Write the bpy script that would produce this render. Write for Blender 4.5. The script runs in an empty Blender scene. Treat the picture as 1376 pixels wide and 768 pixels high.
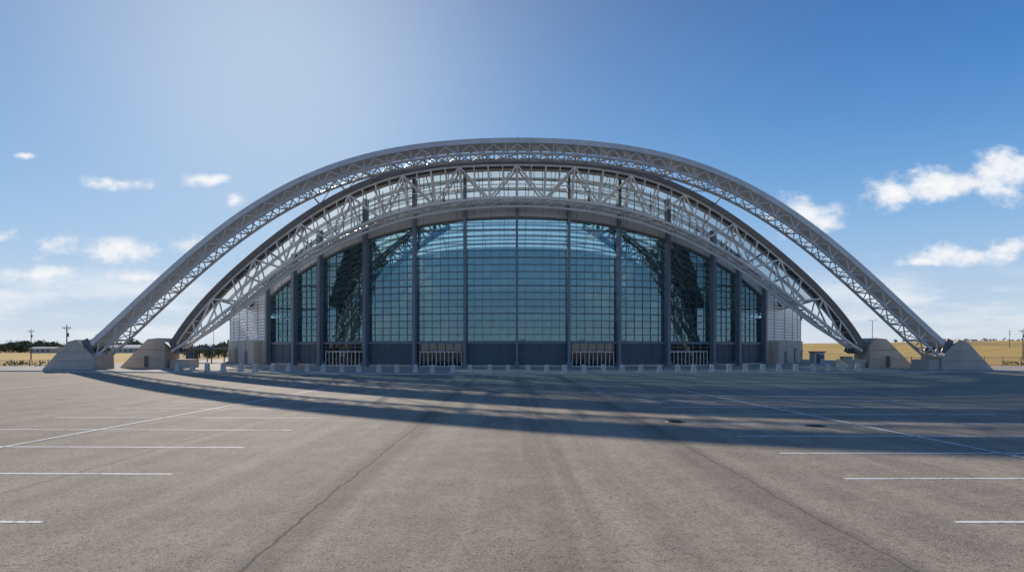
import bpy, math, random
import numpy as np
from mathutils import Vector
random.seed(7)
scene=bpy.context.scene
scene.view_settings.view_transform='Standard'
scene.view_settings.look='None'
scene.view_settings.exposure=0

# ------------------------------------------------------------------ helpers
class MB:
    def __init__(s): s.v=[];s.f=[];s.m=[]
    def poly(s,pts,mi=0):
        b=len(s.v); s.v+= [tuple(p) for p in pts]; s.f.append(tuple(range(b,b+len(pts)))); s.m.append(mi)
    def pipe(s,p,q,r,n=6,mi=0):
        p=Vector(p);q=Vector(q);d=(q-p)
        if d.length<1e-5:return
        d.normalize(); a=Vector((0,0,1)) if abs(d.z)<.9 else Vector((0,1,0))
        u=d.cross(a).normalized(); w=d.cross(u)
        b=len(s.v)
        for c in (p,q):
            for i in range(n):
                t=2*math.pi*i/n
                s.v.append(tuple(c+u*(r*math.cos(t))+w*(r*math.sin(t))))
        for i in range(n):
            j=(i+1)%n
            s.f.append((b+i,b+j,b+n+j,b+n+i)); s.m.append(mi)
    def bar(s,p,q,w,h,up=(0,0,1),mi=0):
        p=Vector(p);q=Vector(q);d=(q-p)
        if d.length<1e-5:return
        d.normalize(); up=Vector(up)
        sd=d.cross(up)
        if sd.length<1e-4: sd=d.cross(Vector((0,1,0)))
        sd.normalize(); up=sd.cross(d).normalized()
        b=len(s.v)
        for c in (p,q):
            for a,e in ((-1,-1),(1,-1),(1,1),(-1,1)):
                s.v.append(tuple(c+sd*(a*w/2)+up*(e*h/2)))
        for f in ((0,1,5,4),(1,2,6,5),(2,3,7,6),(3,0,4,7),(3,2,1,0),(4,5,6,7)):
            s.f.append(tuple(b+i for i in f)); s.m.append(mi)
    def box(s,x0,x1,y0,y1,z0,z1,mi=0):
        s.bar(((x0+x1)/2,(y0+y1)/2,z0),((x0+x1)/2,(y0+y1)/2,z1),abs(x1-x0),abs(y1-y0),(0,1,0),mi)
    def sweep(s,secs,closed=True,mi=0):
        n=len(secs[0]); b=len(s.v)
        for sec in secs: s.v+=[tuple(p) for p in sec]
        for i in range(len(secs)-1):
            for j in range(n if closed else n-1):
                k=(j+1)%n
                s.f.append((b+i*n+j,b+i*n+k,b+(i+1)*n+k,b+(i+1)*n+j)); s.m.append(mi)
        if closed:
            s.f.append(tuple(b+j for j in range(n))); s.m.append(mi)
            s.f.append(tuple(b+(len(secs)-1)*n+j for j in range(n))); s.m.append(mi)
    def obj(s,name,mats,parent=None,smooth=False):
        me=bpy.data.meshes.new(name); me.from_pydata(s.v,[],s.f)
        for m in (mats if isinstance(mats,(list,tuple)) else [mats]): me.materials.append(m)
        me.polygons.foreach_set('material_index',s.m)
        if smooth: me.polygons.foreach_set('use_smooth',[True]*len(s.f))
        me.update()
        o=bpy.data.objects.new(name,me); scene.collection.objects.link(o)
        if parent: o.parent=parent
        return o
def empty(name):
    o=bpy.data.objects.new(name,None); scene.collection.objects.link(o); return o

class NT:
    def __init__(s,tree): s.t=tree; s.n=tree.nodes; s.l=tree.links
    def new(s,typ,**k):
        n=s.n.new(typ)
        for a,b in k.items():
            if a=='ins':
                for kk,vv in b.items(): s.set(n,kk,vv)
            else: setattr(n,a,b)
        return n
    def set(s,n,k,v):
        if hasattr(v,'is_linked') or isinstance(v,bpy.types.NodeSocket): s.l.new(v,n.inputs[k])
        else: n.inputs[k].default_value=v
    def math(s,op,a,b=None,clamp=False):
        n=s.new('ShaderNodeMath',operation=op,use_clamp=clamp); s.set(n,0,a)
        if b is not None: s.set(n,1,b)
        return n.outputs[0]
    def vm(s,op,a,b=None):
        n=s.new('ShaderNodeVectorMath',operation=op); s.set(n,0,a)
        if b is not None: s.set(n,1,b)
        return n.outputs['Value'] if op in('LENGTH','DOT_PRODUCT','DISTANCE') else n.outputs[0]
    def noise(s,vec,scale,detail=3,rough=.55):
        n=s.new('ShaderNodeTexNoise'); s.l.new(vec,n.inputs['Vector'])
        n.inputs['Scale'].default_value=scale;n.inputs['Detail'].default_value=detail;n.inputs['Roughness'].default_value=rough
        return n.outputs['Fac']
    def ramp(s,v,a,b,c0=0,c1=1):
        n=s.new('ShaderNodeMapRange',clamp=True,interpolation_type='SMOOTHSTEP')
        s.set(n,0,v);s.set(n,1,a);s.set(n,2,b);s.set(n,3,c0);s.set(n,4,c1); return n.outputs[0]
    def mix(s,f,a,b,mode='MIX'):
        n=s.new('ShaderNodeMix',data_type='RGBA',blend_type=mode)
        s.set(n,0,f);s.set(n,6,a);s.set(n,7,b); return n.outputs[2]
def c4(c): return (c[0],c[1],c[2],1)
def newmat(name):
    m=bpy.data.materials.new(name); m.use_nodes=True
    nt=NT(m.node_tree); b=m.node_tree.nodes['Principled BSDF']
    tc=nt.new('ShaderNodeTexCoord'); return m,nt,b,tc.outputs['Object']
def mat(name,col,rough=.6,metal=0,var=.15,scale=.6,bump=0,bscale=8,streak=False):
    m,nt,b,oc=newmat(name)
    vec=oc
    if streak: vec=nt.vm('MULTIPLY',oc,(2.2,2.2,.18))
    n=nt.noise(vec,scale,5,.6)
    f=nt.ramp(n,.3,.7)
    lo=tuple(c*(1-var) for c in col); hi=tuple(min(1,c*(1+var)) for c in col)
    nt.l.new(nt.mix(f,c4(lo),c4(hi)),b.inputs['Base Color'])
    nt.l.new(nt.ramp(n,.2,.8,rough*.85,min(1,rough*1.15)),b.inputs['Roughness'])
    b.inputs['Metallic'].default_value=metal
    if bump:
        bn=nt.new('ShaderNodeBump'); bn.inputs['Strength'].default_value=bump; bn.inputs['Distance'].default_value=.05
        nt.l.new(nt.noise(oc,bscale,4),bn.inputs['Height']); nt.l.new(bn.outputs[0],b.inputs['Normal'])
    return m

M_steel=mat('grey_steel_paint',(.74,.72,.69),.35,.05,.08,.4)
M_lattice=mat('arch_lattice_steel',(.56,.55,.535),.38,.1,.1,.4)
M_plate=mat('arch_plate_metal',(.58,.57,.56),.33,.1,.1,.5)
M_dark=mat('dark_steel',(.13,.14,.155),.5,.2,.15,.5)
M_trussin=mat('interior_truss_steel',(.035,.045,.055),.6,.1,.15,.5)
M_rim=mat('roof_edge_steel',(.14,.135,.13),.5,.15,.15,.5)
M_col=mat('column_slate_paint',(.17,.20,.25),.42,.15,.1,.5,streak=True)
M_mull=mat('mullion_aluminium',(.075,.10,.12),.4,.3,.1,1)
M_fascia=mat('fascia_panel_metal',(.50,.49,.48),.5,.1,.08,.5,streak=True)
M_silver=mat('silver_cladding',(.78,.76,.73),.42,.1,.08,.5,streak=True)
M_conc=mat('concrete',(.54,.47,.39),.85,0,.14,.8,.2,5,streak=True)
M_conc2=mat('concrete_abutment',(.52,.45,.38),.88,0,.14,.35,.1,6)
M_slate=mat('slate_panel',(.075,.10,.13),.5,.1,.15,.6,streak=True)
M_white=mat('white_door_paint',(.8,.8,.8),.4,0,.05,1)
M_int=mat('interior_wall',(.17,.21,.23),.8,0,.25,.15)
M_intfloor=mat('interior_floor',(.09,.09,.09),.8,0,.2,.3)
M_roof=mat('roof_membrane',(.4,.4,.4),.6,0,.1,.2)
M_pole=mat('pole_wood',(.09,.07,.055),.8,0,.2,2)
M_galv=mat('galvanised_steel',(.3,.31,.31),.5,.5,.1,2)
M_leaf=mat('distant_foliage',(.075,.095,.04),.8,0,.5,.15)
M_bark=mat('bark',(.07,.055,.04),.9,0,.2,2)
M_shrub=mat('shrub_foliage',(.16,.15,.055),.8,0,.5,1.2)
M_cream=mat('cream_render',(.55,.52,.46),.8,0,.1,1)
M_iron=mat('cast_iron',(.03,.03,.03),.5,.5,.2,8)

def glassmat(name,tint,refl,fac,rough=.02,mul=.9):
    m=bpy.data.materials.new(name); m.use_nodes=True; nt=NT(m.node_tree)
    nt.n.remove(nt.n['Principled BSDF']); out=nt.n['Material Output']
    tr=nt.new('ShaderNodeBsdfTransparent'); tr.inputs[0].default_value=c4(tint)
    gl=nt.new('ShaderNodeBsdfGlossy'); gl.inputs[0].default_value=c4(refl); gl.inputs['Roughness'].default_value=rough
    fr=nt.new('ShaderNodeFresnel'); fr.inputs[0].default_value=1.5
    f=nt.math('ADD',nt.math('MULTIPLY',fr.outputs[0],mul),fac,True)
    mx=nt.new('ShaderNodeMixShader'); nt.l.new(f,mx.inputs[0]); nt.l.new(tr.outputs[0],mx.inputs[1]); nt.l.new(gl.outputs[0],mx.inputs[2])
    nt.l.new(mx.outputs[0],out.inputs[0]); return m
M_glass=glassmat('teal_glass',(.50,.76,.82),(.40,.70,.84),.215,.03)
M_clear=glassmat('clerestory_glass',(.90,.95,.93),(.9,.95,1),.04)
M_dglass=glassmat('door_glass',(.2,.25,.27),(.8,.85,.9),.06)
def skylightmat():
    m=bpy.data.materials.new('skylight_panel'); m.use_nodes=True; nt=NT(m.node_tree)
    nt.n.remove(nt.n['Principled BSDF']); out=nt.n['Material Output']
    tr=nt.new('ShaderNodeBsdfTransparent'); tr.inputs[0].default_value=(.9,.93,.88,1)
    tl=nt.new('ShaderNodeBsdfTranslucent'); tl.inputs[0].default_value=(.88,.86,.76,1)
    mx=nt.new('ShaderNodeMixShader'); mx.inputs[0].default_value=.5
    nt.l.new(tr.outputs[0],mx.inputs[1]); nt.l.new(tl.outputs[0],mx.inputs[2]); nt.l.new(mx.outputs[0],out.inputs[0]); return m
M_sky=skylightmat()

# ------------------------------------------------------------------ curves
def evenfit(pts,deg=3):
    x=np.array([p[0] for p in pts]);z=np.array([p[1] for p in pts])
    S=max(x); c=np.polyfit((x/S)**2,z,deg)
    return lambda X:float(np.polyval(c,(X/S)**2))
Fout=evenfit([(0,31.6),(9.74,31.1),(20,29.4),(30.2,25.9),(35.9,22.8),(41,19.1),(46.6,14.3),(51.25,10.2),(56,5.8),(59,3.0)],4)
Ftop=evenfit([(0,31.2),(7.9,30.9),(15.2,29.9),(21.9,28.1),(27.6,25.6),(33.2,22),(37.7,18.5),(41,15.7),(44.4,12.6),(47.8,9),(50,6.2),(51.4,3.9)],4)
Fbot=evenfit([(0,25.3),(7.9,24.9),(15.2,23.8),(21.9,21.8),(27.6,19.2),(33.2,16.0),(38.8,12),(44.4,7.7),(51.2,2.6)],3)
Gtop=evenfit([(0,22.9),(7.9,22.7),(15.8,22.0),(24,20.5),(32.6,17.5),(38.1,15.3),(44.6,12.1)],2)
Fas=evenfit([(0,25.6),(7.9,25.4),(15.8,24.7),(24,23.1),(32.6,20.4),(38.1,18.4),(44.6,15.2)],2)
def sample(F,xm,N,y):
    xs=np.linspace(-xm,xm,2001); zs=np.array([F(x) for x in xs])
    L=np.concatenate([[0],np.cumsum(np.hypot(np.diff(xs),np.diff(zs)))])
    X=np.interp(np.linspace(0,L[-1],N+1),L,xs)
    return [Vector((x,y,F(x))) for x in X]
def normals(P):
    out=[]
    for i in range(len(P)):
        a=P[max(i-1,0)];b=P[min(i+1,len(P)-1)]; d=(b-a).normalized()
        out.append(Vector((-d.z,0,d.x)))
    return out

stadium=empty('stadium')
CY,R=162.0,70.0
def D(th,r,z): return Vector((r*math.sin(th),CY-r*math.cos(th),z))
def Nn(th): return Vector((math.sin(th),-math.cos(th),0))

# ---- outer arch
def chord(mb,P,r,n=8,mi=0):
    for a,b in zip(P[:-1],P[1:]): mb.pipe(a,b,r,n,mi)
NO=84
P=sample(Fout,59.6,NO,82); Nv=normals(P)
mb=MB()
secs=[]
for p,n in zip(P,Nv):
    o=[]
    for (dy,dn) in ((-1.7,-.12),(-1.35,0),(1.35,0),(1.7,-.12),(1.7,-.82),(-1.7,-.82)):
        o.append(p+n*dn+Vector((0,dy,0)))
    secs.append(o)
mb.sweep(secs); mb.obj('outer_arch_girder',M_plate,stadium)
mb=MB()
for i in range(0,NO+1,3):
    p,n=P[i],Nv[i]; mb.bar(p+n*-.47+Vector((0,-1.72,0))-n*.3,p-n*.47+Vector((0,-1.72,0))+n*.3,.08,.06,(0,1,0),0)
low={}
for dy in (-1.5,1.5):
    Q=[p-n*2.15+Vector((0,dy,0)) for p,n in zip(P,Nv)]; low[dy]=Q
    T=[p-n*.9+Vector((0,dy,0)) for p,n in zip(P,Nv)]
    chord(mb,Q,.19)
    for i in range(NO):
        if i%2==0: mb.pipe(T[i],Q[i+1],.1)
        else: mb.pipe(Q[i],T[i+1],.1)
        if i%2==1: mb.pipe(Q[i],T[i],.08)
for i in range(NO):
    mb.pipe(low[-1.5][i],low[1.5][i],.09)
    mb.pipe(low[-1.5][i],low[1.5][i+1],.07) if i%2 else mb.pipe(low[1.5][i],low[-1.5][i+1],.07)
mb.obj('outer_arch_lattice',M_lattice,stadium)

# ---- inner arch truss
NI=56
T=sample(Ftop,51.3,NI,89.6); Tn=normals(T)
xs=[p.x for p in T]
B=sample(Fbot,51.2,NI,89.6)
mb=MB(); secs=[]
for p,n in zip(T,Tn):
    secs.append([p+n*dn+Vector((0,dy,0)) for dy,dn in ((-1.5,0),(1.5,0),(1.5,-.8),(-1.5,-.8))])
mb.sweep(secs); mb.obj('inner_arch_rim',M_rim,stadium)
mb=MB()
for dy in (-1.2,1.0):
    V=Vector((0,dy,0))
    TT=[p-n*.9+V for p,n in zip(T,Tn)]; BB=[p+V for p in B]
    chord(mb,TT,.17); chord(mb,BB,.24)
    for i in range(2,NI-1,2):
        mb.pipe(TT[i],BB[i],.12)
        w=.15
        if i//2%2==0:
            if i+2<=NI: mb.pipe(TT[i],BB[i+2],w)
            if i-2>=0: mb.pipe(TT[i],BB[i-2],w)
    for i in range(1,NI,2):
        if 8<i<NI-8:
            mb.pipe(TT[i],(TT[i-1]+BB[i-1]+TT[i+1]+BB[i+1])/4,.08)
    MM=[a*.42+b*.58 for a,b in zip(TT,BB)]
    if dy<0: chord(mb,MM[6:-6],.07,6)
low=[p+Vector((0,-.1,-1.0 if abs(p.x)<44 else -1.0*(51.3-abs(p.x))/7.3)) for p in B]
chord(mb,low,.2)
for i in range(0,NI):
    f=Vector((0,-1.2,0));k=Vector((0,1.0,0))
    mb.pipe(B[i]+f,B[i]+k,.09); mb.pipe(B[i]+f,low[i],.07); mb.pipe(B[i]+k,low[i],.07)
    mb.pipe(low[i],B[i+1]+f,.07); mb.pipe(T[i]-Tn[i]*.9+f,T[i]-Tn[i]*.9+k,.08)
    if i%2: mb.pipe(B[i]+f,B[i+1]+k,.07)
    else: mb.pipe(B[i]+k,B[i+1]+f,.07)
mb.obj('inner_arch_truss',M_steel,stadium)
mb=MB()
for i in range(0,NI+1,2):
    p=T[i]
    if abs(p.x)<30:
        mb.pipe((p.x,88.2,p.z-.3),(p.x*1.0,83.4,Fout(p.x)-1.4),.12)
        if i+2<=NI and abs(T[i+2].x)<30: mb.pipe((p.x,88.2,p.z-.3),(T[i+2].x,83.4,Fout(T[i+2].x)-1.4),.08)
mb.obj('arch_tie_struts',M_lattice,stadium)

# ---- barrel roof
def sc(y): return 1+(y-90.8)*.0045
def Zr(x,y): return Ftop(min(abs(x)/sc(y),51))
mb=MB(); fr=MB()
xl=np.linspace(-46,46,47); yl=np.linspace(91.2,166.2,26)
g=lambda x,y:Vector((x*sc(y),y,Ftop(x)-.12))
for i in range(len(xl)-1):
    for j in range(len(yl)-1):
        op = j==0 or (abs((xl[i]+xl[i+1])/2)>25 and j>6)
        mb.poly([g(xl[i],yl[j]),g(xl[i+1],yl[j]),g(xl[i+1],yl[j+1]),g(xl[i],yl[j+1])],1 if op else 0)
dn=Vector((0,0,-.35))
for j in range(0,len(yl),2):
    for i in range(len(xl)-1): fr.bar(g(xl[i],yl[j])+dn,g(xl[i+1],yl[j])+dn,.18,.5)
for i in range(0,len(xl),2):
    fr.bar(g(xl[i],yl[0])+dn,g(xl[i],yl[-1])+dn,.12,.3)
mb.obj('barrel_roof',[M_sky,M_int],stadium); fr.obj('roof_ribs',M_lattice,stadium)
mb=MB()
for i in range(len(xl)-1):
    a=g(xl[i],166.4);b=g(xl[i+1],166.4)
    mb.poly([(a.x,166.4,0),(b.x,166.4,0),b,a])
mb.box(-70,-55.5,166.3,166.5,0,9.2);mb.box(55.5,70,166.3,166.5,0,9.2)
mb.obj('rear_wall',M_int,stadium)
# ---- glass facade
K=[0,.1136,.229,.352,.485,.575,.69]
cols=sorted([-k for k in K[1:]]+K)
Z0=4.1; DZ=1.08
gl=MB(); mu=MB(); fa=MB(); cl=MB(); base=MB(); doors=MB()
def cham(F,th,r=R): return F(r*math.sin(th))
for b in range(len(cols)-1):
    t0,t1=cols[b],cols[b+1]
    ns=6 if abs(t1-t0)>.1 else 5
    ts=[t0+(t1-t0)*i/ns for i in range(ns+1)]
    nm=Nn((t0+t1)/2)
    for i in range(ns):
        a,c=ts[i],ts[i+1]
        ga,gc=cham(Gtop,a),cham(Gtop,c)
        z=Z0
        while z<max(ga,gc):
            za=min(z+DZ,ga);zc=min(z+DZ,gc)
            if za>z or zc>z:
                e=[Nn(a)*random.uniform(-.008,.008) for _ in range(4)]
                gl.poly([D(a,R,min(z,ga))+e[0],D(c,R,min(z,gc))+e[1],D(c,R,zc)+e[2],D(a,R,za)+e[3]])
            if z<min(ga,gc):
                big=(round((z-Z0)/DZ)%4==0)
                mu.bar(D(a,R+.05,z),D(c,R+.05,z),.12,.17 if big else .11,(0,0,1))
            z+=DZ
        if i>0: mu.bar(D(a,R+.06,Z0),D(a,R+.06,ga),.035,.1,Nn(a))
        # fascia
        fa.poly([D(a,R+.25,ga),D(c,R+.25,gc),D(c,R+.25,cham(Fas,c)),D(a,R+.25,cham(Fas,a))])
        fa.poly([D(a,R-.2,ga),D(c,R-.2,gc),D(c,R+.25,gc),D(a,R+.25,ga)])
        fa.bar(D(a,R+.3,ga+.15),D(c,R+.3,gc+.15),.16,.3,(0,0,1),1)
        fa.bar(D(a,R+.3,cham(Fas,a)),D(c,R+.3,cham(Fas,c)),.3,.3,(0,0,1),1)
        if i%2==1: fa.bar(D(a,R+.26,ga+.3),D(a,R+.26,cham(Fas,a)),.05,.03,Nn(a),1)
        # clerestory
        sa=cham(Fas,a)+.15; sg=cham(Fas,c)+.15
        pa=D(a,R,0);pc=D(c,R,0)
        ra=Zr(pa.x,pa.y)-.4; rc=Zr(pc.x,pc.y)-.4
        if ra>sa+.3 or rc>sg+.3:
            nr=3
            for k in range(nr):
                f0,f1=k/nr,(k+1)/nr
                cl.poly([D(a,R,sa+(ra-sa)*f0),D(c,R,sg+(rc-sg)*f0),D(c,R,sg+(rc-sg)*f1),D(a,R,sa+(ra-sa)*f1)])
                if k: mu.bar(D(a,R+.05,sa+(ra-sa)*f0),D(c,R+.05,sg+(rc-sg)*f0),.1,.09)
            mu.bar(D(a,R+.05,sa),D(a,R+.05,ra),.08,.12,Nn(a))
    # base storey
    isdoor = (b in (2,4,7,9))
    base.bar(D(t0,R+.12,Z0-.2),D(t1,R+.12,Z0-.2),.35,.34,(0,0,1),1)
    if not isdoor:
        nb=4
        for i in range(nb):
            a=t0+(t1-t0)*i/nb;c=t0+(t1-t0)*(i+1)/nb
            e=.02*(i%2)
            base.poly([D(a,R+e,.1),D(c,R+e,.1),D(c,R+e,Z0-.3),D(a,R+e,Z0-.3)],0)
            base.bar(D(a,R+.05,.1),D(a,R+.05,Z0-.3),.05,.05,Nn(a),1)
        base.bar(D(t0,R+.06,2.2),D(t1,R+.06,2.2),.05,.05,(0,0,1),1)
        base.bar(D(t0,R+.1,.25),D(t1,R+.1,.25),.25,.4,(0,0,1),2)
    else:
        # glazed entrance: dark glass, pairs of light-framed door leaves, transom lights above
        doors.poly([D(t0,R-.15,.1),D(t1,R-.15,.1),D(t1,R-.15,Z0-.3),D(t0,R-.15,Z0-.3)],1)
        nd=12
        for i in range(nd+1):
            a=t0+(t1-t0)*i/nd
            if 1<=i<=nd-1: doors.bar(D(a,R,.1),D(a,R,2.5),.11 if i%2 else .06,.12,Nn(a),0)
            if i%2==1: doors.bar(D(a,R+.02,2.6),D(a,R+.02,Z0-.3),.08,.1,Nn(a),3)
            if i<nd and 1<=i<nd-1:
                c=t0+(t1-t0)*(i+1)/nd
                for z,h in ((.2,.16),(2.5,.13)): doors.bar(D(a,R-.01,z),D(c,R-.01,z),.08,h,(0,0,1),0)
                m_=a+(c-a)*(.82 if i%2 else .18)
                doors.bar(D(m_,R+.1,.95),D(m_,R+.1,1.4),.04,.05,Nn(m_),3)
        doors.bar(D(t0,R+.08,2.66),D(t1,R+.08,2.66),.2,.1,(0,0,1),2)
        doors.bar(D(t0,R+.04,3.2),D(t1,R+.04,3.2),.1,.07,(0,0,1),3)
gl.obj('facade_glass',M_glass,stadium); mu.obj('facade_mullions',M_mull,stadium)
fa.obj('arched_fascia',[M_fascia,M_rim],stadium); cl.obj('clerestory_glass',M_clear,stadium)
base.obj('base_panels',[M_slate,M_col,M_conc],stadium); doors.obj('entrance_doors',[M_white,M_dglass,M_dark,M_galv],stadium)
mb=MB()
for i,t in enumerate(cols):
    k=abs(i-6)
    p=D(t,R,0)
    zt=Zr(p.x,p.y)-.5 if k<=5 else cham(Fas,t)+.1
    w=(.36,.42,.5,.62,.62,.62,.62)[k]
    mb.bar(D(t,R+.5,0),D(t,R+.5,zt),w,.9,Nn(t))
    mb.bar(D(t,R+.5,0),D(t,R+.5,.9),w+.3,1.15,Nn(t))
mb.obj('facade_columns',M_col,stadium)

# ---- drum side walls
mb=MB()
def Wt(th):
    a=abs(th)
    if a>=1.12: return 9.5
    f=(a-.69)/(1.12-.69); return 15.2*(1-f)+9.5*f
for sgn in (-1,1):
    ths=np.concatenate([np.linspace(.69,1.5,60),np.linspace(1.55,math.pi,30)])*sgn
    for a,c in zip(ths[:-1],ths[1:]):
        mb.poly([D(a,R+.35,0),D(c,R+.35,0),D(c,R+.35,4.6),D(a,R+.35,4.6)],1)
        mb.poly([D(a,R+.35,4.6),D(c,R+.35,4.6),D(c,R,4.6),D(a,R,4.6)],1)
        z=4.6
        while z<max(Wt(a),Wt(c)):
            z1a=min(z+.55,Wt(a)); z1c=min(z+.55,Wt(c)); za=min(z,Wt(a)); zc=min(z,Wt(c))
            mb.poly([D(a,R+.02,za),D(c,R+.02,zc),D(c,R+.02,max(zc,z1c-.1)),D(a,R+.02,max(za,z1a-.1))],0)
            mb.poly([D(a,R+.02,max(za,z1a-.1)),D(c,R+.02,max(zc,z1c-.1)),D(c,R-.08,z1c),D(a,R-.08,z1a)],2)
            z+=.55
        mb.bar(D(a,R+.1,Wt(a)),D(c,R+.1,Wt(c)),.4,.35,(0,0,1),3)
    for t in np.arange(.76,1.5,.075):
        mb.bar(D(t*sgn,R+.37,0),D(t*sgn,R+.37,4.6),.06,.05,Nn(t*sgn),2)
        mb.bar(D(t*sgn,R+.05,4.6),D(t*sgn,R+.05,Wt(t)),.08,.08,Nn(t*sgn),2)
    for t,w,h in ((.75,1.6,2.6),(.83,1.2,2.2),(.93,2.4,2.8),(1.03,1.1,2.2)):
        mb.bar(D(t*sgn,R+.4,.1),D(t*sgn,R+.4,h),w,.12,Nn(t*sgn),3)
        mb.bar(D(t*sgn,R+.5,h+.15),D(t*sgn,R+.5,h+.3),w+.5,.7,Nn(t*sgn),1)
    t=.74*sgn
    mb.bar(D(t,R+1.1,0),D(t,R+1.1,4.3),2.4,1.6,Nn(t),1)
mb.obj('drum_wall',[M_silver,M_conc,M_galv,M_dark],stadium)
mb=MB()
ring=[D(t,R-.1,9.3) for t in np.linspace(.95,2*math.pi-.95,60)]
for a,b in zip(ring[:-1],ring[1:]): mb.poly([(a.x,a.y,9.3),(b.x,b.y,9.3),(b.x*.68,CY+(b.y-CY)*.68,9.3),(a.x*.68,CY+(a.y-CY)*.68,9.3)])
mb.obj('lower_roof',M_roof,stadium)
# ---- interior
mb=MB()
fl=[D(t,R-.3,.1) for t in np.linspace(-1.3,1.3,40)]
mb.poly([(p.x,p.y,.16) for p in fl],1)
for z,r in ((4.0,64),(8.5,60),(12.6,56)):
    ts=np.linspace(-.62,.62,30)
    for a,c in zip(ts[:-1],ts[1:]):
        mb.poly([D(a,r,z),D(c,r,z),D(c,r-9,z),D(a,r-9,z)],0)
        mb.poly([D(a,r,z-.6),D(c,r,z-.6),D(c,r,z+.9),D(a,r,z+.9)],1)
        mb.poly([D(a,r-9,z-4),D(c,r-9,z-4),D(c,r-9,z+.2),D(a,r-9,z+.2)],0)
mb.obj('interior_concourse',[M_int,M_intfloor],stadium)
mb=MB()
Fi=evenfit([(0,29.5),(10,27.5),(18.5,22.8),(23.4,19.0),(29.2,13.4),(32.9,8.2),(36.5,.5)],3)
P=sample(Fi,36.5,60,99.5); Nv=normals(P)
for sg_ in (-1,1):
    idx=[i for i in range(61) if P[i].x*sg_>12.5]
    for dy in(-1.0,1.0):
        cc_={}
        for dnn in (.3,-2.4):
            cc_[dnn]=[P[i]+Nv[i]*dnn+Vector((0,dy+abs(P[i].x)*.26,0)) for i in idx]
            chord(mb,cc_[dnn],.24,6)
        a,b=cc_[.3],cc_[-2.4]
        for i in range(len(idx)-1):
            mb.pipe(a[i],b[i],.12)
            if i%2: mb.pipe(a[i],b[i+1],.14)
            else: mb.pipe(b[i],a[i+1],.14)
    # hanger up to the roof so the raker is carried
    k=idx[0] if sg_>0 else idx[-1]
    t=P[k]; mb.pipe((t.x,99.5+abs(t.x)*.26,t.z-2),(t.x,99.5+abs(t.x)*.26,Zr(t.x,103)-.3),.2,8)
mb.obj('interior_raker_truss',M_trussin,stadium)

mb=MB(); mb.pipe((0,82,31.4),(0,82,32.0),.05); mb.pipe((0,82,31.9),(0,82,32.4),.02); mb.obj('lightning_rod',M_dark,stadium)

# ---- abutments
def abut(name,prof,yc,w,sgn):
    mb=MB()
    n=len(prof)
    for y,inv in((yc-w/2,0),(yc+w/2,1)):
        mb.poly([(sgn*x,y,z) for x,z in prof])
    for i in range(n):
        a=prof[i];b=prof[(i+1)%n]
        mb.poly([(sgn*a[0],yc-w/2,a[1]),(sgn*b[0],yc-w/2,b[1]),(sgn*b[0],yc+w/2,b[1]),(sgn*a[0],yc+w/2,a[1])])
    return mb.obj(name,M_conc2,stadium)
for s in(-1,1):
    abut('outer_abutment',[(56.9,0),(64.0,0),(60.4,3.9),(59.3,4.2),(57.0,1.9)],82,4.2,s)
    abut('inner_abutment',[(52.0,0),(58.8,0),(54.5,4.4),(53.0,4.55),(52.0,3.4)],89.8,4.0,s)
    mb=MB()
    for x0,x1,z,yy in ((57.2,62.4,1.3,79.88),(58.4,61.2,2.6,79.88),(52.3,57.2,1.4,87.78),(52.3,56,2.8,87.78)):
        mb.bar((s*x0,yy,z),(s*x1,yy,z),.04,.04)
    mb.obj('formwork_joint',M_dark,stadium)
    mb=MB()
    for (x,z,y,w) in ((58.6,3.3,82,1.7),(51.5,3.3,89.7,1.4)):
        mb.bar((s*(x-1.0),y,z-.95),(s*(x+.9),y,z+.55),2*w,.25,(0,0,1))
        for dy in (-w,-w*.35,w*.35,w):
            mb.bar((s*(x-1.1),y+dy,z-.9),(s*(x-.2),y+dy,z+.9),.15,.9,(s,0,1))
        mb.pipe((s*(x-.4),y-w-.1,z+.2),(s*(x-.4),y+w+.1,z+.2),.32,10)
    mb.obj('arch_hinge',M_dark,stadium)
    mb=MB(); mb.box(s*54.6-.4,s*54.6+.4,87.65,87.9,.15,2.0,0); mb.box(s*54.6-.3,s*54.6+.3,87.6,87.66,.25,1.9,1); mb.obj('abutment_door',[M_conc,M_slate],stadium)
    mb=MB(); mb.box(s*50.2-1.2,s*50.2+1.4,88.2,91.4,0,1.4); mb.box(s*57-1.6,s*57-.12,80.2,83.8,0,1.5); mb.obj('plinth',M_conc2,stadium)

# ------------------------------------------------------------------ ground
def sm(t): t=max(0,min(1,t)); return t*t*(3-2*t)
def H(x,y):
    h=9.2*sm((x-40)/330)*sm((y-150)/320)
    h+=1.0*sm((y-600)/800)+ .7*math.sin(x*.013+1)*math.cos(y*.011)*sm((y-190)/200)
    if x<0: h+=1.5*sm((-x-100)/500)*sm((y-250)/400)
    return h
a1=np.sinh(np.linspace(-4.2,4.2,141))/np.sinh(4.2)*4000
yl=np.concatenate([np.linspace(-600,100,15)[:-1],np.linspace(100,700,61)[:-1],np.linspace(700,5000,22)])
V=[];F=[]
for y in yl:
    for x in a1: V.append((x,y,H(x,y)))
nx=len(a1)
for j in range(len(yl)-1):
    for i in range(nx-1): F.append((j*nx+i,j*nx+i+1,(j+1)*nx+i+1,(j+1)*nx+i))
m,nt,b,oc=newmat('dry_grass')
n1=nt.noise(oc,.012,5,.6); n2=nt.noise(nt.vm('MULTIPLY',oc,(1,3,1)),.09,5,.6); n3=nt.noise(oc,1.5,4,.7)
c=nt.mix(nt.ramp(n2,.35,.65),(.50,.32,.10,1),(.70,.46,.15,1))
c=nt.mix(nt.ramp(n1,.5,.66,0,.8),c,(.32,.25,.10,1)); c=nt.mix(nt.ramp(n3,.3,.7,0,.3),c,(.3,.21,.09,1))
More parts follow.
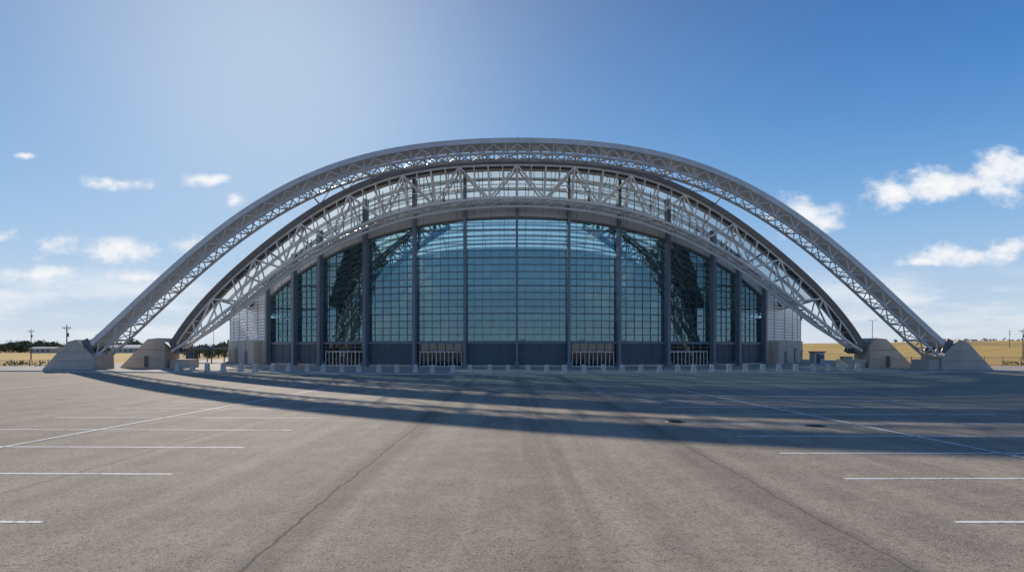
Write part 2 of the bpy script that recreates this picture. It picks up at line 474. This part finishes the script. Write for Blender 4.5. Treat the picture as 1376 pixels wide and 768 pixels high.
nt.l.new(c,b.inputs['Base Color']); b.inputs['Roughness'].default_value=.95; b.inputs['Specular IOR Level'].default_value=.1
me=bpy.data.meshes.new('dry_grass_field'); me.from_pydata(V,[],F); me.materials.append(m); me.polygons.foreach_set('use_smooth',[True]*len(F))
o=bpy.data.objects.new('dry_grass_field',me); scene.collection.objects.link(o)

# asphalt
m,nt,b,oc=newmat('asphalt')
L=nt.noise(oc,.07,4,.6); M=nt.noise(oc,.7,6,.7); S=nt.noise(oc,15,4,.85); S2=nt.noise(oc,34,3,.8); S3=nt.noise(oc,4.5,5,.75); PT=nt.noise(oc,.22,5,.65)
st=nt.noise(nt.vm('MULTIPLY',oc,(.9,.03,1)),1,5,.6)
c=nt.mix(nt.ramp(L,.35,.65),(.32,.258,.192,1),(.44,.358,.27,1))
c=nt.mix(nt.ramp(st,.38,.60,.0,.7),c,(.225,.184,.14,1))
c=nt.mix(nt.ramp(PT,.52,.62,0,.35),c,(.23,.188,.145,1))
c=nt.mix(nt.ramp(M,.3,.75,0,.45),c,(.54,.445,.335,1))
c=nt.mix(nt.ramp(S3,.36,.5,.35,0),c,(.18,.148,.112,1))
c=nt.mix(nt.ramp(S,.36,.52,.75,0),c,(.10,.085,.066,1))
c=nt.mix(nt.ramp(S2,.52,.66,0,.7),c,(.82,.72,.59,1))
sep=nt.new('ShaderNodeSeparateXYZ'); nt.l.new(oc,sep.inputs[0])
wob=nt.math('MULTIPLY',nt.math('SUBTRACT',nt.noise(oc,.6,7,.75),.5),.38)
wob2=nt.math('MULTIPLY',nt.math('SUBTRACT',nt.noise(oc,.05,2,.5),.5),1.2)
xw=nt.math('ADD',nt.math('ADD',sep.outputs[0],wob),wob2)
edge=nt.noise(oc,7,4,.7)
tot=None
for x0,w,s in ((-4.5,.04,.75),(-.1,.35,.26),(.55,.25,.22),(-4.4,.45,.3),(4.6,.035,.6),(4.4,.5,.3),(-11.2,.04,.4),(12.0,.04,.4),(22.3,.04,.5),(-24.3,.04,.5)):
    d=nt.math('ABSOLUTE',nt.math('SUBTRACT',xw,x0))
    dd=nt.math('SUBTRACT',d,nt.math('MULTIPLY',edge,w*.8))
    k=nt.ramp(dd,0,w,s,0)
    tot=k if tot is None else nt.math('MAXIMUM',tot,k)
yw=nt.math('ADD',sep.outputs[1],wob)
for y0,w,s in ((34.5,.05,.4),(52,.06,.4)):
    d=nt.math('ABSOLUTE',nt.math('SUBTRACT',yw,y0)); k=nt.ramp(d,0,w,s,0); tot=nt.math('MAXIMUM',tot,k)
c=nt.mix(tot,c,(.06,.052,.045,1))
v2=nt.new('ShaderNodeTexVoronoi'); nt.l.new(oc,v2.inputs['Vector']); v2.inputs['Scale'].default_value=.23
c=nt.mix(nt.ramp(v2.outputs['Distance'],.02,.14,.22,0),c,(.08,.07,.06,1))
nt.l.new(c,b.inputs['Base Color']); b.inputs['Roughness'].default_value=.9; b.inputs['Specular IOR Level'].default_value=.12
bp=nt.new('ShaderNodeBump'); bp.inputs['Strength'].default_value=.8; bp.inputs['Distance'].default_value=.012
nt.l.new(nt.math('ADD',S,S2),bp.inputs['Height']); nt.l.new(bp.outputs[0],b.inputs['Normal'])
mb=MB(); mb.poly([(-260,-80,.03),(260,-80,.03),(260,80,.03),(-260,80,.03)]); mb.obj('parking_lot',m)

# worn white paint
m,nt,b,oc=newmat('worn_white_paint')
w1=nt.noise(oc,9,5,.7); w2=nt.noise(oc,.8,3)
f=nt.ramp(nt.math('ADD',nt.math('MULTIPLY',w1,.7),nt.math('MULTIPLY',w2,.5)),.46,.6)
nt.l.new(nt.mix(f,(.42,.36,.29,1),(.84,.82,.78,1)),b.inputs['Base Color']); b.inputs['Roughness'].default_value=.8; b.inputs['Specular IOR Level'].default_value=.15
mb=MB()
def line(x0,y0,x1,y1,w=.11):
    mb.bar((x0,y0,.034),(x1,y1,.034),w,.004,(0,0,1))
cx=-.75
for y in (10.3,14.2,18,21.8,25.6,29.4,33.2,37): line(-20.5,y+.1,cx-8.05,y-.1)
for y in (10.2,13.6,16.9,20.2,23.5,26.8,30.2,33.6,37): line(cx+7.6,y,21,y+.05)
mb.bar((cx-16.0,6,.0405),(cx-13.9,44,.0405),.13,.004); mb.bar((cx+14.6,6,.0405),(cx+12.0,46,.0405),.13,.004)
for y in range(12,38,4):
    line(-52,y,-33,y);line(33,y,52,y)
line(-42.5,10,-42.5,40);line(42.5,10,42.5,40)
mb.obj('parking_line_markings',m)

# plaza + kerb
def yf(x): return 68+9*min(1,(abs(x)/62))**2
m_plz,nt,b,oc=newmat('plaza_concrete')
br=nt.new('ShaderNodeTexBrick'); nt.l.new(oc,br.inputs['Vector']); br.inputs['Scale'].default_value=.5; br.offset=0
br.inputs['Color1'].default_value=(.42,.37,.32,1);br.inputs['Color2'].default_value=(.46,.41,.35,1);br.inputs['Mortar'].default_value=(.2,.18,.16,1)
br.inputs['Mortar Size'].default_value=.012; br.inputs['Brick Width'].default_value=1; br.inputs['Row Height'].default_value=1
nz=nt.noise(oc,.5,5,.6); nt.l.new(nt.mix(nt.ramp(nz,.35,.7,0,.4),br.outputs[0],(.3,.27,.23,1)),b.inputs['Base Color']); b.inputs['Roughness'].default_value=.9; b.inputs['Specular IOR Level'].default_value=.15
mb=MB(); kb=MB()
xs=list(np.linspace(-250,-79,12))+list(np.linspace(-78,78,79))+list(np.linspace(79,250,12))
for a,c in zip(xs[:-1],xs[1:]):
    back=235 if max(abs(a),abs(c))<=78.01 else 97
    mb.poly([(a,yf(a)+.1,.15),(c,yf(c)+.1,.15),(c,back,.15),(a,back,.15)])
    kb.bar((a,yf(a),.08),(c,yf(c),.08),.2,.17)
mb.obj('plaza_pavement',m_plz); kb.obj('kerb',mat('kerb_concrete',(.5,.47,.42),.85,0,.15,1))

# bollards
M_bol=mat('bollard_concrete',(.60,.56,.49),.8,0,.1,2)
mb=MB()
def sq(w,z,ch=.06): 
    h=w/2; return [(-h+ch,-h,z),(h-ch,-h,z),(h,-h+ch,z),(h,h-ch,z),(h-ch,h,z),(-h+ch,h,z),(-h,h-ch,z),(-h,-h+ch,z)]
mb.sweep([sq(.62,0),sq(.62,.12),sq(.54,.16),sq(.48,.82),sq(.40,.92),sq(.2,.95,.03)])
bm_=mb.obj('bollard',M_bol)
bme=bm_.data
nb=40
for i in range(nb):
    x=-44+88*i/(nb-1)+random.uniform(-.15,.15)
    o=bm_ if i==0 else bpy.data.objects.new('bollard',bme)
    if i: scene.collection.objects.link(o)
    o.location=(x,yf(x)+2.2+abs(x)*.05,.15); o.rotation_euler=(0,0,random.uniform(-.1,.1))
for i,(x,y) in enumerate(((5.9,24.2),(10.9,22.9))):
    mb=MB(); N=24
    ringo=lambda r,z:[(r*math.cos(2*math.pi*k/N),r*math.sin(2*math.pi*k/N),z) for k in range(N)]
    mb.sweep([ringo(.4,0),ringo(.38,.018),ringo(.33,.018),ringo(.32,.008),ringo(.30,.012)])
    for k in range(-3,4): mb.bar((-.24,k*.07,.016),(.24,k*.07,.016),.03,.008)
    o=mb.obj('manhole_cover',M_iron); o.location=(x,y,.032)

# ------------------------------------------------------------------ fences
def fence(name,x0,y0,x1,y1,h,matl,step=.22):
    mb=MB(); L=math.hypot(x1-x0,y1-y0); n=int(L/3)
    g=lambda t,z:(x0+(x1-x0)*t,y0+(y1-y0)*t,z+.1)
    for i in range(n+1): mb.bar(g(i/n,0),g(i/n,h+.1),.08,.08,(0,1,0))
    for z in (.2,h*.97): mb.bar(g(0,z),g(1,z),.05,.05)
    k=int(L/step)
    for i in range(k): mb.bar(g(i/k,.15),g(i/k,h),.018,.018,(0,1,0))
    mb.obj(name,matl)
fence('metal_fence',62,98,150,99,1.5,M_dark)
fence('metal_fence',-150,98,-68,98,1.0,M_dark)

# ------------------------------------------------------------------ poles
def upole(x,y,h,arm=True):
    z0=H(x,y); mb=MB()
    for i in range(4): mb.pipe((0,0,h*i/4),(0,0,h*(i+1)/4),.14-.02*i,8)
    if arm:
        mb.bar((-.8,0,h-.6),(.8,0,h-.6),.1,.1)
        for dx in(-.7,-.35,.35,.7): mb.pipe((dx,0,h-.55),(dx,0,h-.3),.04,6)
        mb.pipe((-.5,0,h-.65),(0,.05,h-1.2),.03,5);mb.pipe((.5,0,h-.65),(0,.05,h-1.2),.03,5)
        mb.pipe((.2,0,h-2.2),(.2,0,h-1.5),.16,8)
    o=mb.obj('utility_pole',M_pole); o.location=(x,y,z0); o.rotation_euler=(0,0,random.uniform(-.5,.5))
for x,y,h in ((-83,110,7.4),(-130,160,8.2),(-210,300,10),(128,150,8),(250,300,9)): upole(x,y,h)
def lamp(x,y,h):
    mb=MB(); mb.pipe((0,0,0),(0,0,.5),.2,8); mb.pipe((0,0,.5),(0,0,h),.07,8)
    for s in(-1,1):
        mb.pipe((0,0,h-.1),(s*.6,0,h+.05),.035,6); mb.bar((s*.5,0,h+.05),(s*1.0,0,h+.1),.26,.1)
    o=mb.obj('street_lamp',M_galv); o.location=(x,y,.1); return o
for x,y,h in ((84,140,9.5),(-96,190,9)): lamp(x,y,h)

# entrance canopy, ticket booth, cabinet, distant buildings
mb=MB()
mb.box(-68,-60,118,124,2.9,3.2,0)
for x in(-67.5,-64,-60.5):
    for y in (118.4,123.6): mb.pipe((x,y,.1),(x,y,2.9),.12,8,1)
mb.box(-66.5,-65,120,122,.1,2.4,2); mb.box(-68.1,-59.9,117.9,118.0,2.8,3.25,1)
mb.obj('gate_canopy',[M_cream,M_dark,M_slate])
mb=MB(); mb.box(55.2,57.0,110,112,.1,2.3,0); mb.box(55.0,57.2,109.8,112.2,2.3,2.5,1); mb.box(55.5,56.2,109.93,110,.3,2.0,2); mb.box(56.3,56.8,109.93,110,1.2,1.8,2)
mb.obj('ticket_booth',[M_cream,M_dark,M_slate])
mb=MB(); mb.box(58.2,59.9,106,107,.1,1.5,0); mb.box(58.1,60,105.9,107.1,1.5,1.6,0); mb.box(59.03,59.07,105.94,106,.2,1.4,1)
for z in (.5,.7,.9,1.1): mb.box(58.4,58.9,105.95,106,z,z+.06,1)
mb.obj('utility_cabinet',[M_galv,M_dark])
def house(name,x,y,w,d,h,wall):
    mb=MB(); z=H(x,y)-.3
    mb.box(x-w/2,x+w/2,y-d/2,y+d/2,z,z+h,0)
    r=h+w*.07
    A=[(x-w/2-.4,y-d/2-.4,z+h),(x+w/2+.4,y-d/2-.4,z+h),(x+w/2+.4,y+d/2+.4,z+h),(x-w/2-.4,y+d/2+.4,z+h)]
    p=(x-w/2-.4,y,z+r);q=(x+w/2+.4,y,z+r)
    mb.poly([A[0],A[1],q,p],1);mb.poly([A[2],A[3],p,q],1);mb.poly([A[1],A[2],q],0);mb.poly([A[3],A[0],p],0)
    k=int(w/3)
    for i in range(k):
        xx=x-w/2+1.5+i*3; mb.box(xx-.5,xx+.5,y-d/2-.06,y-d/2,z+1.2,z+2.4,2)
    mb.obj(name,[wall,M_roof,M_slate])
house('distant_warehouse',-215,340,26,12,3.2,M_cream)
house('distant_farmhouse',-270,345,14,8,3,M_conc)

# ------------------------------------------------------------------ vegetation
def leafmass(mb,cx,cy,cz,rx,ry,rz,n,s):
    for i in range(n):
        while 1:
            u=[random.uniform(-1,1) for _ in range(3)]
            if sum(t*t for t in u)<1: break
        p=Vector((cx+u[0]*rx,cy+u[1]*ry,cz+u[2]*rz))
        a=Vector([random.gauss(0,1) for _ in range(3)]).normalized(); b_=a.cross(Vector([random.gauss(0,1) for _ in range(3)])).normalized()
        q=s*random.uniform(.6,1.3)
        mb.poly([p-a*q-b_*q*.6,p+a*q-b_*q*.7,p+a*q*.8+b_*q,p-a*q*.7+b_*q*.8])
tr=MB()
def tree(x,y,h):
    z=H(x,y); w=h*random.uniform(.5,.8)
    tr.pipe((x,y,z-.2),(x+random.uniform(-.3,.3),y,z+h*.45),.22,6,1)
    for k in range(3): tr.pipe((x,y,z+h*.35),(x+random.uniform(-1,1)*w*.5,y+random.uniform(-1,1),z+h*.65),.1,5,1)
    for k in range(random.randint(4,6)):
        leafmass(tr,x+random.uniform(-.6,.6)*w,y+random.uniform(-.5,.5)*w,z+h*random.uniform(.25,.8),w*.45,w*.4,h*.22,26,h*.055)
for i in range(330):
    px=random.uniform(-.92,-.43) 
    y=random.uniform(360,560); tree(px*y,y,random.uniform(5,9)*(.85+.25*math.sin(px*37)))
for i in range(60):
    y=random.uniform(480,600); px=random.uniform(.55,.95); tree(px*y,y,random.uniform(2.0,3.4))
for i in range(26):
    y=random.uniform(180,240); px=random.uniform(-.56,-.48); tree(px*y,y,random.uniform(3.0,4.6))
tr.obj('tree_line',[M_leaf,M_bark])
sb=MB()
for i in range(60):
    x=random.uniform(-150,-72); leafmass(sb,x,100.5+random.uniform(-1,2),.5,1.3,.8,.5,40,.13)
for i in range(22):
    x=random.uniform(64,110); leafmass(sb,x,103+random.uniform(-1,4),.4,1.1,.8,.4,30,.13)
sb.obj('shrub_hedge',M_shrub)

# ------------------------------------------------------------------ light
dirv=Vector((.85,-2.1,-1.0)).normalized()
el=math.asin(-dirv.z); az=math.atan2(-dirv.x,-dirv.y)
sd=bpy.data.lights.new('sun','SUN'); sd.energy=5; sd.angle=math.radians(.53); sd.color=(1,.92,.8)
so=bpy.data.objects.new('sun',sd); scene.collection.objects.link(so); so.rotation_euler=dirv.to_track_quat('-Z','Y').to_euler(); so.location=(-60,150,80)
w=bpy.data.worlds.new('World'); scene.world=w; w.use_nodes=True; nt=NT(w.node_tree)
w.cycles.sampling_method='MANUAL'; w.cycles.sample_map_resolution=512
bg=nt.n['Background']
sk=nt.new('ShaderNodeTexSky',sky_type='NISHITA'); sk.sun_disc=False; sk.sun_elevation=el; sk.sun_rotation=az%(2*math.pi)
sk.altitude=200; sk.air_density=1.0; sk.dust_density=.2; sk.ozone_density=3.0
tc=nt.new('ShaderNodeTexCoord'); G=tc.outputs['Generated']
sp=nt.new('ShaderNodeSeparateXYZ'); nt.l.new(G,sp.inputs[0])
ay=nt.math('MAXIMUM',nt.math('ABSOLUTE',sp.outputs[1]),.02)
u=nt.math('DIVIDE',sp.outputs[0],ay); v=nt.math('DIVIDE',sp.outputs[2],ay)
cb=nt.new('ShaderNodeCombineXYZ'); nt.l.new(u,cb.inputs[0]); nt.l.new(v,cb.inputs[1]); UV=cb.outputs[0]
cr=nt.new('ShaderNodeValToRGB'); nt.l.new(sp.outputs[2],cr.inputs[0])
els=cr.color_ramp.elements; cr.color_ramp.interpolation='B_SPLINE'
stops=[(0,(.70,.76,.82)),(.05,(.57,.69,.83)),(.13,(.36,.57,.83)),(.24,(.15,.38,.73)),(.36,(.065,.245,.60)),(.5,(.03,.145,.44)),(1,(.014,.062,.23))]
els[0].position=0; els[0].color=c4(stops[0][1]); els[1].position=1; els[1].color=c4(stops[-1][1])
for p_,c_ in stops[1:-1]:
    e=els.new(p_); e.color=c4(c_)
clear=nt.vm('MULTIPLY',cr.outputs[0],(10,10,10))
dot=nt.math('MAXIMUM',nt.vm('DOT_PRODUCT',G,tuple(-dirv)),0)
glow=nt.math('ADD',nt.math('MULTIPLY',nt.math('POWER',dot,5),.26),nt.math('MULTIPLY',nt.math('POWER',dot,26),.42))
grad=nt.mix(glow,clear,(6.8,8.1,9.3,1))
lp=nt.vm('DIVIDE',sk.outputs[0],nt.vm('ADD',nt.vm('MULTIPLY',sk.outputs[0],(.16,.14,.115)),(1,1,1)))
skc=nt.mix(.93,lp,grad)
n_a=nt.noise(nt.vm('MULTIPLY',UV,(1,1.5,1)),16,7,.6)
wn=nt.new('ShaderNodeTexNoise'); nt.l.new(UV,wn.inputs['Vector']); wn.inputs['Scale'].default_value=14; wn.inputs['Detail'].default_value=3
UW=nt.vm('ADD',UV,nt.vm('MULTIPLY',nt.vm('SUBTRACT',wn.outputs['Color'],(.5,.5,.5)),(.05,.022,0)))
CL=[(160,248,54,13),(285,240,42,10),(316,268,14,11),(155,332,105,20),(60,368,84,12),(180,374,58,12),(35,210,17,6),(0,318,32,11),
    (1200,262,44,20),(1250,248,58,30),(1300,243,34,22),(1350,232,56,40),(1340,255,46,16),(1080,290,48,27),(1108,300,28,16),(1300,344,96,16),(1350,330,48,15),(1240,352,38,9)]
mx=None
for x,y,a,b_ in CL:
    uu,vv=(x-688)/800,(468-y)/800; a/=800; b_/=800
    d=nt.vm('LENGTH',nt.vm('MULTIPLY',nt.vm('SUBTRACT',UW,(uu,vv,0)),(1/a,1/b_,0)))
    mx=d if mx is None else nt.math('MINIMUM',mx,d)
body=nt.math('SUBTRACT',1.15,mx)
den=nt.math('ADD',body,nt.math('MULTIPLY',nt.math('SUBTRACT',n_a,.5),3.0))
alpha=nt.ramp(den,.05,.95)
n_s=nt.noise(nt.vm('MULTIPLY',UV,(1,4.5,1)),3.6,7,.62)
band=nt.math('MULTIPLY',nt.ramp(v,.0,.03),nt.ramp(v,.08,.16,1,0))
side=nt.ramp(nt.math('ABSOLUTE',u),.3,.6)
wisp=nt.math('MULTIPLY',nt.math('MULTIPLY',nt.ramp(n_s,.42,.66,0,.75),band),side)
shade=nt.ramp(den,.3,1.7)
cloudc=nt.mix(shade,(7.2,7.9,8.9,1),(9.9,9.9,9.8,1))
cc=nt.mix(alpha,nt.mix(wisp,skc,(8.6,8.9,9.3,1)),cloudc)
nt.l.new(cc,bg.inputs[0]); bg.inputs[1].default_value=.1

# ------------------------------------------------------------------ camera
cd=bpy.data.cameras.new('camera'); co=bpy.data.objects.new('camera',cd); scene.collection.objects.link(co)
cd.sensor_width=36; cd.sensor_fit='HORIZONTAL'; cd.lens=800/1376*36; cd.shift_y=84/1376; cd.clip_end=20000; cd.clip_start=.1
co.location=(cx,0,3); co.rotation_euler=(math.radians(90),0,0); scene.camera=co
